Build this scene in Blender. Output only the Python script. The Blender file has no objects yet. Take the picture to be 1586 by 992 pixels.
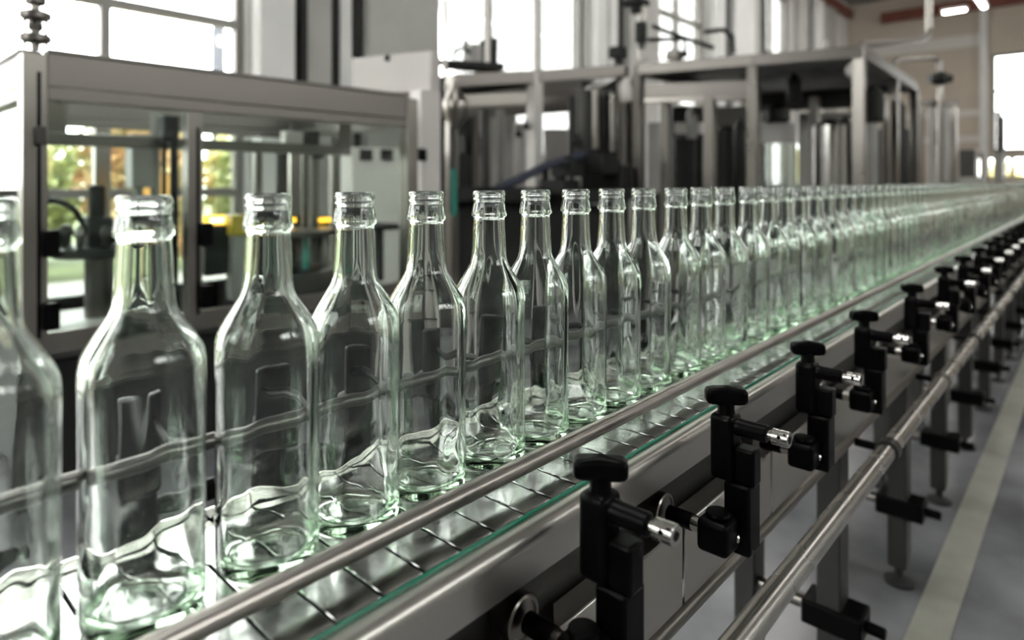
import bpy, bmesh, math, random
from mathutils import Vector, Matrix
random.seed(7)
S = bpy.context.scene
COL = S.collection
F = 1000.0                       # focal length in pixels of the 1586 px frame
VPX, HY = 1700.0, 281.0          # vanishing point of the conveyor, horizon
TA = (VPX - 793.0) / F
ANG = math.atan(TA); CA, SA = math.cos(ANG), math.sin(ANG)
CZ = 1.07                        # eye height


# ------------------------------------------------------------------ measuring helpers
def Yq(x, q):
    """distance along the hall of photo column x on the vertical plane X=-q"""
    return q * (F / (CA * CA * (VPX - x)) - TA)


def Zq(x, y, q):
    return CZ - (y - HY) / (VPX - x) * q / CA


def Q(x, y, q):
    return Vector((-q, Yq(x, q), Zq(x, y, q)))


def W(x, y, d):
    """photo point at depth d"""
    xc = (x - 793.0) / F * d
    return Vector((xc * CA - d * SA, xc * SA + d * CA, CZ + (HY - y) / F * d))


# ------------------------------------------------------------------ materials
MATS = {}


def nmat(name):
    m = bpy.data.materials.new(name); m.use_nodes = True
    MATS[name] = m
    nt = m.node_tree
    b = nt.nodes['Principled BSDF']
    return m, nt, b


def pmat(name, col, rough=0.5, metal=0.0, noise=0.0, nscale=20.0, stretch=(1, 1, 1), bump=0.0, rvar=0.0, spec=0.5):
    m, nt, b = nmat(name)
    b.inputs['Base Color'].default_value = (*col, 1)
    b.inputs['Roughness'].default_value = rough
    b.inputs['Metallic'].default_value = metal
    b.inputs['Specular IOR Level'].default_value = spec
    if noise or bump or rvar:
        tc = nt.nodes.new('ShaderNodeTexCoord')
        mp = nt.nodes.new('ShaderNodeMapping'); mp.inputs['Scale'].default_value = stretch
        nz = nt.nodes.new('ShaderNodeTexNoise'); nz.inputs['Scale'].default_value = nscale
        nz.inputs['Detail'].default_value = 4
        nt.links.new(tc.outputs['Object'], mp.inputs['Vector']); nt.links.new(mp.outputs['Vector'], nz.inputs['Vector'])
        if noise:
            r = nt.nodes.new('ShaderNodeValToRGB')
            r.color_ramp.elements[0].position = .3; r.color_ramp.elements[1].position = .7
            r.color_ramp.elements[0].color = (*[c * (1 - noise) for c in col], 1)
            r.color_ramp.elements[1].color = (*[min(1, c * (1 + noise)) for c in col], 1)
            nt.links.new(nz.outputs['Fac'], r.inputs['Fac']); nt.links.new(r.outputs['Color'], b.inputs['Base Color'])
        if rvar:
            mr = nt.nodes.new('ShaderNodeMapRange')
            mr.inputs['From Min'].default_value = .3; mr.inputs['From Max'].default_value = .7
            mr.inputs['To Min'].default_value = max(0.02, rough - rvar); mr.inputs['To Max'].default_value = rough + rvar
            nt.links.new(nz.outputs['Fac'], mr.inputs['Value']); nt.links.new(mr.outputs['Result'], b.inputs['Roughness'])
        if bump:
            bp = nt.nodes.new('ShaderNodeBump'); bp.inputs['Strength'].default_value = bump; bp.inputs['Distance'].default_value = .002
            nt.links.new(nz.outputs['Fac'], bp.inputs['Height']); nt.links.new(bp.outputs['Normal'], b.inputs['Normal'])
    return m


STEEL = pmat('brushed_steel', (.27, .25, .23), .3, 1.0, .05, 3, (1, 1, 1), rvar=.03)
STEEL_SAT = pmat('satin_steel', (.19, .174, .16), .4, .9, .05, 3, rvar=.03)
POL = pmat('polished_steel', (.66, .635, .61), .17, 1.0, .03, 6, rvar=.02)
RAILM = pmat('rail_steel', (.48, .445, .415), .31, 1.0, .03, 6, rvar=.02)
DSTEEL = pmat('dark_steel', (.06, .059, .056), .4, .7, .2, 5, rvar=.1)
SLAT = pmat('slat_steel', (.50, .51, .50), .16, 1.0, .18, 26, rvar=.08, bump=.25)
BLACK = pmat('black_plastic', (.0018, .0018, .002), .36, 0, .2, 30, rvar=.06, spec=.09)
RUBBER = pmat('black_rubber', (.018, .018, .02), .6)
PIPEM = pmat('pipe_steel', (.62, .60, .57), .27, 1.0, .03, 6, rvar=.03)
REARM = pmat('rear_rail_steel', (.13, .125, .118), .28, 1.0)
CHAN = pmat('channel_steel', (.60, .575, .54), .3, 1.0, .03, 4, rvar=.03)
GREENP = pmat('green_plastic', (.008, .17, .10), .12)
WHITEP = pmat('white_paint', (.62, .585, .56), .4, 0, .05, 3)
GREYP = pmat('grey_paint', (.33, .32, .30), .45, 0, .1, 3)
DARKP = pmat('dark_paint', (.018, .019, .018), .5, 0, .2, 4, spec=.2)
TEALP = pmat('teal_plastic', (.02, .22, .17), .4)
BLUEP = pmat('blue_paint', (.02, .026, .05), .5)
NAVYP = pmat('navy_paint', (.009, .013, .03), .6, spec=.1)
YELP = pmat('yellow_plastic', (.52, .40, .05), .4)
PLASTER = pmat('plaster', (.62, .605, .58), .85, 0, .06, 1.5)
PILAST = pmat('pilaster_paint', (.86, .85, .83), .8, 0, .05, 2)
WGREY = pmat('grey_cladding', (.50, .485, .46), .7, 0, .08, 2)
BEIGE = pmat('beige_panel', (.60, .52, .43), .75, 0, .05, 1.2)
PALEB = pmat('pale_band', (.78, .74, .70), .7)
CEILM = pmat('ceiling_paint', (.26, .25, .235), .85, 0, .05, 1)
REDB = pmat('red_oxide', (.20, .06, .035), .6, 0, .1, 3)
FRAMEM = pmat('window_aluminium', (.24, .225, .21), .45, .4)
GRASS = pmat('lawn', (.10, .125, .05), .9, 0, .3, 2)
PAVE = pmat('outside_paving', (.36, .35, .33), .9, 0, .1, 3)
BARK = pmat('bark', (.10, .075, .05), .9, 0, .3, 12)
STRIPM = pmat('floor_strip', (.33, .325, .28), .5, 0, .12, 9)


def floor_mat():
    m, nt, b = nmat('polished_concrete')
    tc = nt.nodes.new('ShaderNodeTexCoord')
    n1 = nt.nodes.new('ShaderNodeTexNoise'); n1.inputs['Scale'].default_value = 2.2; n1.inputs['Detail'].default_value = 6
    n2 = nt.nodes.new('ShaderNodeTexNoise'); n2.inputs['Scale'].default_value = 30; n2.inputs['Detail'].default_value = 3
    r = nt.nodes.new('ShaderNodeValToRGB')
    r.color_ramp.elements[0].position = .3; r.color_ramp.elements[0].color = (.085, .086, .093, 1)
    r.color_ramp.elements[1].position = .72; r.color_ramp.elements[1].color = (.30, .297, .315, 1)
    mr = nt.nodes.new('ShaderNodeMapRange')
    mr.inputs['To Min'].default_value = .12; mr.inputs['To Max'].default_value = .28
    mx = nt.nodes.new('ShaderNodeMath'); mx.operation = 'MULTIPLY_ADD'
    mx.inputs[1].default_value = .35; 
    nt.links.new(tc.outputs['Object'], n1.inputs['Vector']); nt.links.new(tc.outputs['Object'], n2.inputs['Vector'])
    nt.links.new(n1.outputs['Fac'], r.inputs['Fac']); nt.links.new(r.outputs['Color'], b.inputs['Base Color'])
    nt.links.new(n2.outputs['Fac'], mx.inputs[0]); nt.links.new(n1.outputs['Fac'], mx.inputs[2])
    nt.links.new(n1.outputs['Fac'], mr.inputs['Value']); nt.links.new(mr.outputs['Result'], b.inputs['Roughness'])
    bp = nt.nodes.new('ShaderNodeBump'); bp.inputs['Strength'].default_value = .03; bp.inputs['Distance'].default_value = .004
    nt.links.new(mx.outputs[0], bp.inputs['Height']); nt.links.new(bp.outputs['Normal'], b.inputs['Normal'])
    return m


def bottle_mat():
    m = bpy.data.materials.new('bottle_glass'); m.use_nodes = True
    nt = m.node_tree; nt.nodes.clear()
    o = nt.nodes.new('ShaderNodeOutputMaterial')
    g = nt.nodes.new('ShaderNodeBsdfGlass'); g.inputs['IOR'].default_value = 1.5; g.inputs['Roughness'].default_value = 0
    g.inputs['Color'].default_value = (.995, 1, .997, 1)
    v = nt.nodes.new('ShaderNodeVolumeAbsorption'); v.inputs['Color'].default_value = (.64, .88, .64, 1); v.inputs['Density'].default_value = 20
    nt.links.new(g.outputs[0], o.inputs['Surface']); nt.links.new(v.outputs[0], o.inputs['Volume'])
    return m


def pane_mat(name, tint=(1, 1, 1), k=.9):
    """thin architectural glass: mostly clear, mirrors by Fresnel"""
    m = bpy.data.materials.new(name); m.use_nodes = True
    nt = m.node_tree; nt.nodes.clear()
    o = nt.nodes.new('ShaderNodeOutputMaterial')
    t = nt.nodes.new('ShaderNodeBsdfTransparent'); t.inputs['Color'].default_value = (*tint, 1)
    g = nt.nodes.new('ShaderNodeBsdfGlossy'); g.inputs['Roughness'].default_value = .02
    f = nt.nodes.new('ShaderNodeFresnel'); f.inputs['IOR'].default_value = 1.45
    mu = nt.nodes.new('ShaderNodeMath'); mu.operation = 'MULTIPLY'; mu.inputs[1].default_value = k
    mx = nt.nodes.new('ShaderNodeMixShader')
    nt.links.new(f.outputs[0], mu.inputs[0]); nt.links.new(mu.outputs[0], mx.inputs[0])
    nt.links.new(t.outputs[0], mx.inputs[1]); nt.links.new(g.outputs[0], mx.inputs[2]); nt.links.new(mx.outputs[0], o.inputs['Surface'])
    return m


def emit_mat(name, col, st):
    m = bpy.data.materials.new(name); m.use_nodes = True
    nt = m.node_tree; nt.nodes.clear()
    o = nt.nodes.new('ShaderNodeOutputMaterial'); e = nt.nodes.new('ShaderNodeEmission')
    e.inputs['Color'].default_value = (*col, 1); e.inputs['Strength'].default_value = st
    nt.links.new(e.outputs[0], o.inputs['Surface'])
    return m


def leaf_mat(name, c1, c2, c3):
    m, nt, b = nmat(name)
    tc = nt.nodes.new('ShaderNodeTexCoord')
    n = nt.nodes.new('ShaderNodeTexNoise'); n.inputs['Scale'].default_value = 3.5; n.inputs['Detail'].default_value = 5
    r = nt.nodes.new('ShaderNodeValToRGB')
    e = r.color_ramp.elements
    e[0].position = .32; e[0].color = (*c1, 1); e[1].position = .68; e[1].color = (*c3, 1)
    k = e.new(.5); k.color = (*c2, 1)
    nt.links.new(tc.outputs['Object'], n.inputs['Vector']); nt.links.new(n.outputs['Fac'], r.inputs['Fac'])
    nt.links.new(r.outputs['Color'], b.inputs['Base Color'])
    b.inputs['Roughness'].default_value = .6
    return m


FLOORM = floor_mat()
GLASS = bottle_mat()
PANE = pane_mat('window_glass', (.97, .985, .975))
GUARD = pane_mat('guard_glass', (.90, .95, .925))
TUBE = emit_mat('lamp_tube', (1, .97, .92), 45)
AMBER = emit_mat('amber_lamp', (1, .50, .04), 3.2)
AMBERC = emit_mat('amber_lamp_core', (1, .82, .42), 6)
LEAF_G = leaf_mat('leaves_green', (.28, .34, .15), (.44, .49, .23), (.58, .60, .33))
LEAF_Y = leaf_mat('leaves_yellow', (.48, .49, .22), (.66, .61, .30), (.72, .52, .25))
LEAF_O = leaf_mat('leaves_orange', (.42, .42, .20), (.68, .50, .25), (.70, .42, .22))


# ------------------------------------------------------------------ mesh builder
class MB:
    def __init__(s):
        s.bm = bmesh.new()

    def box(s, c, size, rot=None):
        m = Matrix.Translation(Vector(c))
        if rot is not None:
            m = m @ rot.to_4x4()
        m = m @ Matrix.Diagonal((size[0], size[1], size[2], 1))
        bmesh.ops.create_cube(s.bm, size=1, matrix=m)
        return s

    def span(s, a, b):
        a, b = Vector(a), Vector(b)
        return s.box((a + b) / 2, [abs(b[i] - a[i]) for i in range(3)])

    def bar(s, a, b, w, h):
        """box bar from a to b, w wide across, h tall"""
        a, b = Vector(a), Vector(b); d = b - a; L = d.length; d.normalize()
        up = Vector((0, 0, 1)) if abs(d.z) < .9 else Vector((0, 1, 0))
        x = d.cross(up).normalized(); z = x.cross(d).normalized()
        r = Matrix((x, d, z)).transposed()
        return s.box((a + b) / 2, (w, L, h), r)

    def cyl(s, a, b, r, n=24, r2=None):
        a, b = Vector(a), Vector(b); d = b - a
        m = Matrix.Translation((a + b) / 2) @ d.to_track_quat('Z', 'Y').to_matrix().to_4x4()
        bmesh.ops.create_cone(s.bm, cap_ends=True, segments=n, radius1=r, radius2=r if r2 is None else r2, depth=d.length, matrix=m)
        return s

    def ball(s, c, r, sc=(1, 1, 1), n=16):
        m = Matrix.Translation(Vector(c)) @ Matrix.Diagonal((*sc, 1))
        bmesh.ops.create_uvsphere(s.bm, u_segments=n, v_segments=max(6, n // 2), radius=r, matrix=m)
        return s

    def tube(s, pts, r, n=12):
        pts = [Vector(p) for p in pts]; rings = []
        for i, p in enumerate(pts):
            d = (pts[min(i + 1, len(pts) - 1)] - pts[max(i - 1, 0)]).normalized()
            up = Vector((0, 0, 1)) if abs(d.z) < .95 else Vector((1, 0, 0))
            x = d.cross(up).normalized(); y = d.cross(x).normalized()
            rings.append([s.bm.verts.new(p + x * r * math.cos(2 * math.pi * k / n) + y * r * math.sin(2 * math.pi * k / n)) for k in range(n)])
        for i in range(len(rings) - 1):
            for k in range(n):
                s.bm.faces.new((rings[i][k], rings[i][(k + 1) % n], rings[i + 1][(k + 1) % n], rings[i + 1][k]))
        s.bm.faces.new(rings[0][::-1]); s.bm.faces.new(rings[-1])
        return s

    def lathe(s, prof, c=(0, 0, 0), n=32, axis='Z'):
        c = Vector(c); rings = []
        for (r, z) in prof:
            ring = []
            for k in range(n):
                t = 2 * math.pi * k / n
                v = Vector((r * math.cos(t), r * math.sin(t), z))
                if axis == 'X':
                    v = Vector((v.z, v.x, v.y))
                elif axis == 'Y':
                    v = Vector((v.y, v.z, v.x))
                ring.append(s.bm.verts.new(c + v))
            rings.append(ring)
        for i in range(len(rings) - 1):
            for k in range(n):
                s.bm.faces.new((rings[i][k], rings[i][(k + 1) % n], rings[i + 1][(k + 1) % n], rings[i + 1][k]))
        s.bm.faces.new(rings[0][::-1]); s.bm.faces.new(rings[-1])
        return s

    def prism(s, poly, f):
        """poly of 2-D points; f maps (u,v,t) to 3-D for t=0,1"""
        lo = [s.bm.verts.new(f(u, v, 0)) for u, v in poly]
        hi = [s.bm.verts.new(f(u, v, 1)) for u, v in poly]
        n = len(poly)
        for i in range(n):
            s.bm.faces.new((lo[i], lo[(i + 1) % n], hi[(i + 1) % n], hi[i]))
        s.bm.faces.new(lo[::-1]); s.bm.faces.new(hi)
        return s

    def build(s, name, mat, parent=None, bevel=0, smooth=True, seg=2):
        root = parent
        while root is not None and root.parent is not None:
            root = root.parent
        if root is not None and root.type == 'EMPTY':      # vertices are kept in the frame of the thing's base
            bmesh.ops.translate(s.bm, vec=-root.location, verts=s.bm.verts[:])
        bmesh.ops.recalc_face_normals(s.bm, faces=s.bm.faces[:])
        me = bpy.data.meshes.new(name); s.bm.to_mesh(me); s.bm.free()
        me.materials.append(mat)
        o = bpy.data.objects.new(name, me); COL.objects.link(o)
        if smooth:
            for p in me.polygons:
                p.use_smooth = True
            try:
                me.set_sharp_from_angle(angle=math.radians(38))
            except Exception:
                pass
        if bevel:
            b = o.modifiers.new('edge', 'BEVEL'); b.width = bevel; b.segments = seg; b.limit_method = 'ANGLE'; b.angle_limit = math.radians(40)
            b.harden_normals = False
        if parent is not None:
            o.parent = parent
        return o


def thing(name, label, cat, loc=(0, 0, 0), group=None):
    o = bpy.data.objects.new(name, None); COL.objects.link(o); o.location = loc
    o.empty_display_size = .05
    return tag(o, label, cat, group)


def tag(o, label=None, cat=None, group=None, kind=None):
    if label: o['label'] = label
    if cat: o['category'] = cat
    if group: o['group'] = group
    if kind: o['kind'] = kind
    return o


def struct(o, label=None):
    o['kind'] = 'structure'
    if label:
        o['label'] = label
    return o


def copy_tree(o, parent=None, shift=None):
    c = o.copy(); COL.objects.link(c)
    if parent is not None:
        c.parent = parent
    for ch in list(o.children):
        copy_tree(ch, c)
    return c


# ------------------------------------------------------------------ the hall
XL, YB, XR, YF, ZC = -6.0, 22.6, 8.0, -6.0, 6.7


def wall_holes(a0, a1, z0, z1, holes, f, m):
    """solid wall from a0..a1 by z0..z1 with rectangular holes (a,b,c,d) built of boxes; f gives the two corners"""
    As = sorted({a0, a1, *[h[0] for h in holes], *[h[1] for h in holes]})
    Zs = sorted({z0, z1, *[h[2] for h in holes], *[h[3] for h in holes]})
    for i in range(len(As) - 1):
        run = None
        for j in range(len(Zs) - 1):
            ac, zc = (As[i] + As[i + 1]) / 2, (Zs[j] + Zs[j + 1]) / 2
            solid = not any(h[0] < ac < h[1] and h[2] < zc < h[3] for h in holes)
            if solid:
                run = (run[0], Zs[j + 1]) if run else (Zs[j], Zs[j + 1])
            if run and (not solid or j == len(Zs) - 2):
                m.span(*f(As[i], As[i + 1], run[0], run[1])); run = None


def lattice(a0, a1, z0, z1, vs, hs, t, f, mb):
    """window frame: border, mullions vs, transoms hs"""
    for a in [a0 + t / 2, a1 - t / 2]:
        mb.span(*f(a - t / 2, a + t / 2, z0, z1))
    for a in vs:
        mb.span(*f(a - t / 2, a + t / 2, z0 + t, z1 - t))
    cuts = [a0 + t] + [q for a in vs for q in (a - t / 2, a + t / 2)] + [a1 - t]
    for z in [z0 + t / 2, z1 - t / 2] + list(hs):
        for k in range(0, len(cuts), 2):
            mb.span(*f(cuts[k], cuts[k + 1], z - t / 2, z + t / 2))


def fX(x0, x1):
    return lambda a, b, z0, z1: ((x0, a, z0), (x1, b, z1))


def fY(y0, y1):
    return lambda a, b, z0, z1: ((a, y0, z0), (b, y1, z1))


struct(MB().span((XL - .3, YF - .3, -.2), (XR + .3, YB + .3, 0)).build('floor', FLOORM, smooth=False), 'grey polished concrete hall floor')
ZT = 5.9
ADDED_SKY = [(-1.6, .2, -1.5, 1.5)]  # unseen roof opening, added to light the hall and bottle shoulders
m = MB(); wall_holes(XL - .3, XR + .3, YF - .3, YB + .3, ADDED_SKY, lambda a, b, c, d: ((a, c, ZC), (b, d, ZC + .2)), m)
struct(m.build('ceiling', CEILM, smooth=False), 'pale hall ceiling')
LW = [(-4.6, -1.55, .06, ZT), (-.62, 2.87, .06, ZT), (5.25, 8.40, .06, ZT), (10.5, 12.65, .06, ZT), (15.4, 17.6, .06, ZT)]
m = MB(); wall_holes(YF, YB, 0, ZC, LW, fX(XL - .3, XL), m)
struct(m.build('wall_left', PLASTER, smooth=False), 'pale plastered window wall')
wi = 0
for (a, b, z0, z1) in LW:
    wi += 1
    n = 2 if b - a < 2.5 else 3
    vs = [a + (b - a) * k / n for k in range(1, n)]
    m = MB(); lattice(a, b, z0, z1, vs, [.97, 2.57, 4.3], .075, fX(XL - .2, XL - .1), m)
    fr = struct(m.build('window_%d' % wi, FRAMEM, smooth=False), 'tall dark framed factory window')
    MB().span((XL - .156, a + .06, z0 + .06), (XL - .150, b - .06, z1 - .06)).build('pane', PANE, fr, smooth=False)
for (a, b, c, d) in ADDED_SKY:
    wi += 1; m = MB(); lattice(a, b, c, d, [(a + b) / 2], [(c + d) / 2], .08, lambda p, q, u, v: ((p, u, ZC + .05), (q, v, ZC + .12)), m)
    fr = struct(m.build('window_%d' % wi, FRAMEM, smooth=False), 'added unseen roof light above the conveyor')
    MB().span((a + .05, c + .05, ZC + .08), (b - .05, d - .05, ZC + .086)).build('pane', PANE, fr, smooth=False)
# pilasters and downpipes on the window wall
ti = 0
for (ya, yb, dep, mt) in [(2.90, 3.26, .18, PILAST), (3.42, 3.72, .10, WGREY), (3.80, 3.95, .12, PILAST), (4.10, 5.10, .22, WGREY), (8.46, 8.72, .16, PILAST),
                          (8.86, 9.1, .12, PILAST), (9.3, 10.3, .22, WGREY), (12.75, 13.2, .16, PILAST), (13.5, 14.6, .24, PILAST), (14.8, 15.2, .14, WGREY),
                          (17.8, 18.4, .2, WGREY), (18.9, 19.6, .24, PILAST), (20.0, 20.9, .2, WGREY), (21.2, 22.4, .12, PILAST), (3.34, 3.41, .16, DARKP), (3.735, 3.79, .14, DARKP), (3.96, 4.05, .14, DARKP), (9.12, 9.28, .1, DARKP), (13.25, 13.45, .14, DARKP), (15.22, 15.34, .2, DARKP), (18.5, 18.8, .14, DARKP)]:
    ti += 1
    struct(MB().span((XL, ya, 0), (XL + dep, yb, ZC)).build('trim_%d' % ti, mt, bevel=.01), 'vertical wall pilaster')
# end wall
LOWW = [(-2.55, -2.40, 1.18, 1.74), (-2.30, -1.98, 1.18, 1.74), (-1.92, -1.78, 1.18, 1.74), (-1.74, -1.2, 1.18, 1.74)]
EW = [(-2.22, .4, 1.9, 4.66)] + LOWW
m = MB(); wall_holes(XL, XR, 0, ZC, EW, fY(YB, YB + .3), m)
struct(m.build('wall_back', BEIGE, smooth=False), 'beige panelled end wall of the hall')
m = MB()
for z in (2.2, 2.95, 4.95):
    m.span((XL + .25, YB - .03, z), (-2.3, YB, z + .18 if z < 4 else z + .34))
ti += 1; struct(m.build('trim_%d' % ti, PALEB, smooth=False), 'pale horizontal bands on the end wall')
ti += 1; struct(MB().span((-4.95, YB - .28, 5.95), (XR, YB - .02, 6.25)).build('trim_%d' % ti, REDB, smooth=False), 'red-brown beam across the end wall')
ti += 1; struct(MB().span((-2.47, YB - .2, 0), (-2.30, YB - .02, 5.95)).build('trim_%d' % ti, PILAST, smooth=False), 'pale steel column on the end wall')
ti += 1; struct(MB().span((XL, YF, 6.2), (XL + .3, YB - .3, 6.45)).build('trim_%d' % ti, REDB, smooth=False), 'red-brown beam above the windows')
wi += 1; m = MB(); lattice(-2.22, .4, 1.9, 4.66, [-.9], [3.6], .09, fY(YB + .05, YB + .15), m)
fr = struct(m.build('window_%d' % wi, FRAMEM, smooth=False), 'large dark framed window in the end wall')
MB().span((-2.2, YB + .096, 1.92), (.38, YB + .104, 4.64)).build('pane', PANE, fr, smooth=False)
for (a, b, z0, z1) in LOWW:
    wi += 1; m = MB(); lattice(a, b, z0, z1, [], [], .03, fY(YB + .05, YB + .1), m)
    fr = struct(m.build('window_%d' % wi, FRAMEM, smooth=False), 'small low window in the end wall')
    MB().span((a + .02, YB + .073, z0 + .02), (b - .02, YB + .077, z1 - .02)).build('pane', PANE, fr, smooth=False)
# right and near walls (behind the camera side), also glazed; right windows added for light
ADDED_RW = [(.5, 4.5, 4.4, 6.3), (5.5, 9.5, 4.4, 6.3), (10.5, 14.5, 4.4, 6.3)]
m = MB(); wall_holes(YF, YB, 0, ZC, ADDED_RW, fX(XR, XR + .3), m); struct(m.build('wall_right', GREYP, smooth=False), 'pale plastered wall')
m = MB(); wall_holes(XL, XR, 0, ZC, [(-4, 0, 2.6, 5.6)], fY(YF - .3, YF), m); struct(m.build('wall_front', GREYP, smooth=False), 'pale plastered wall')
for (a, b, z0, z1) in ADDED_RW:
    wi += 1; m = MB(); lattice(a, b, z0, z1, [(a + b) / 2], [], .08, fX(XR + .1, XR + .2), m)
    fr = struct(m.build('window_%d' % wi, FRAMEM, smooth=False), 'high window')
    MB().span((XR + .15, a + .06, z0 + .06), (XR + .155, b - .06, z1 - .06)).build('pane', PANE, fr, smooth=False)
wi += 1; m = MB(); lattice(-4, 0, 2.6, 5.6, [-2], [4.1], .08, fY(YF - .2, YF - .1), m)
fr = struct(m.build('window_%d' % wi, FRAMEM, smooth=False), 'high window')
MB().span((-3.94, YF - .155, 2.66), (-.06, YF - .15, 5.54)).build('pane', PANE, fr, smooth=False)
# pale strip laid on the floor beside the conveyor
ti += 1; struct(MB().span((-.335, -2, 0), (-.255, 20, .002)).build('trim_%d' % ti, STRIPM, smooth=False), 'pale strip on the floor')


# ------------------------------------------------------------------ outdoors
struct(MB().span((-45, -30, -.4), (XL - .3, 60, -.12)).build('ground', GRASS, smooth=False), 'grass outside the windows')
struct(MB().span((-8.6, -30, -.12), (XL - .3, 60, -.06)).build('path', PAVE, smooth=False), 'pale paving along the building')


def bush(x, y, r, h, mt, label, n=1500):
    b = thing('bush', label, 'bush', (x, y, -.12), 'bushes outside the windows')
    mb = MB()
    for k in range(n):
        t, p = random.uniform(0, 2 * math.pi), math.acos(random.uniform(-.75, 1))
        rr = random.uniform(.55, 1.0)
        lump = 1 + .18 * math.sin(3 * t + x) * math.sin(2 * p + y)
        c = Vector((x + r * rr * lump * math.sin(p) * math.cos(t), y + r * rr * lump * math.sin(p) * math.sin(t), -.12 + h * .5 + h * .5 * rr * lump * math.cos(p)))
        a = Vector((random.gauss(0, 1), random.gauss(0, 1), random.gauss(0, 1))).normalized()
        c2 = a.orthogonal().normalized(); s = random.uniform(.07, .14)
        d = a.cross(c2)
        v = [mb.bm.verts.new(c + c2 * s), mb.bm.verts.new(c + d * s * .5), mb.bm.verts.new(c - c2 * s), mb.bm.verts.new(c - d * s * .5)]
        mb.bm.faces.new(v)
    fo = mb.build('foliage', mt, b, smooth=False)
    st = MB()
    for k in range(5):
        t = k * 1.26
        st.cyl((x + .06 * math.cos(t), y + .06 * math.sin(t), -.12), (x + r * .45 * math.cos(t), y + r * .45 * math.sin(t), h * .55), .03, 8, .012)
    st.build('stems', BARK, b)
    return b


KIND = [(LEAF_G, 'green bush'), (LEAF_O, 'orange autumn bush'), (LEAF_G, 'bright green bush'), (LEAF_Y, 'yellow bush')]
WHERE = ['seen through the machine\'s glass beside its corner post', 'seen left of the second bottle\'s mouth', 'seen through the first glass door, at its middle', 'behind the vertical filler column',
         'behind the middle post of the glass guarded machine', 'seen just right of the machine\'s middle post', 'seen behind the yellow box', 'hidden mostly by the solid wall strip']
for k in range(8):
    mt, nm = KIND[(k * 3 + k // 4) % 4]
    bush(-9.1 if k % 2 else -11.3, .5 + .82 * k, .67, 2.25 + .2 * math.sin(k * 2.1), mt, nm + ' outdoors, ' + WHERE[k], 2600)
for k, (y, lb) in enumerate([(10.2, 'yellow bush outdoors, low in the left pane of the second window'), (12.4, 'green bush outdoors, low in the middle of the second window'), (15.0, 'yellow bush outdoors, behind the frame machine'), (18.4, 'green bush outdoors, farthest along the window wall')]):
    bush(-10.2, y, .95, 1.9, LEAF_Y if k % 2 == 0 else LEAF_G, lb, 1600)
for (x, y, h) in [(-2.4, 27.5, 1.9), (-.9, 27.9, 2.0)]:
    bush(x, y, .68, h, LEAF_Y, 'yellow green bush beyond the end wall, ' + ('left one' if x < -2 else 'right one') + ' in the low windows', 900)
struct(MB().span((-12, YB + .3, -.4), (12, 60, -.12)).build('ground_far', GRASS, smooth=False), 'grass beyond the end wall')
p = Q(338, 60, 14.5)
py = thing('signpost_pylon', 'dark blue and white post standing outside the left window', 'post', (p.x, p.y, -.12))
MB().span((p.x - .1, p.y - .13, -.12), (p.x + .1, p.y + .13, 4.5)).build('post_body', NAVYP, py, bevel=.06)
MB().span((p.x + .1, p.y - .06, 4.06), (p.x + .115, p.y + .06, 4.28)).build('white_plate', WHITEP, py, bevel=.004)


# ------------------------------------------------------------------ bottles
BH, BR = .285, .0383
OUT = [(0, .0035), (.012, .0033), (.022, .0024), (.0285, .0010), (.0315, .0), (.0345, .0006), (.0366, .0024), (.0379, .0055), (.0383, .010)]
OUT += [(.0383 - (.0002 if .04 < z < .12 else 0), z) for z in (.016, .024, .034, .046, .058, .07, .082, .094, .106, .118, .13, .142, .152)]
TOPP = [(.0385, .126), (.0384, .118), (.0381, .113), (.0374, .109), (.0362, .105), (.0340, .1005), (.0304, .0945), (.0268, .0886), (.0240, .0842), (.0218, .0806), (.0202, .0772), (.0191, .073),
        (.0184, .0675), (.0180, .060), (.0176, .052), (.0173, .045), (.0169, .038), (.0165, .0325), (.0165, .0296), (.0170, .0286), (.0183, .0280), (.0188, .0266), (.0187, .0246), (.0182, .0215), (.0175, .0175), (.0167, .0142),
        (.0163, .0126), (.0166, .0117), (.0173, .0111), (.0175, .0098), (.0171, .0086), (.0163, .0078), (.0165, .0069), (.0173, .0063), (.0177, .0048), (.0175, .0032), (.0168, .0015), (.0156, .0003)]
OUT += [(r, BH - t) for r, t in TOPP]
INN = [(.0140, BH - .0002), (.0130, BH - .0016), (.0127, BH - .005), (.0124, BH - .015), (.0124, BH - .028), (.0128, BH - .038), (.0133, BH - .048), (.0138, BH - .058), (.0144, BH - .067),
       (.0153, BH - .0738), (.0170, BH - .0792), (.0195, BH - .084), (.0228, BH - .0895), (.0263, BH - .0955), (.0298, BH - .1015), (.0322, BH - .1065), (.0338, BH - .1115), (.0347, BH - .1175), (.0352, BH - .126)]
INN += [(.0353, z) for z in (.150, .142, .13, .118, .106, .094, .082, .07, .058, .046, .036, .027)]
INN += [(.0350, .020), (.0338, .0148), (.0312, .0114), (.0270, .0098), (.020, .0098), (.012, .0106), (0, .0112)]


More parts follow.
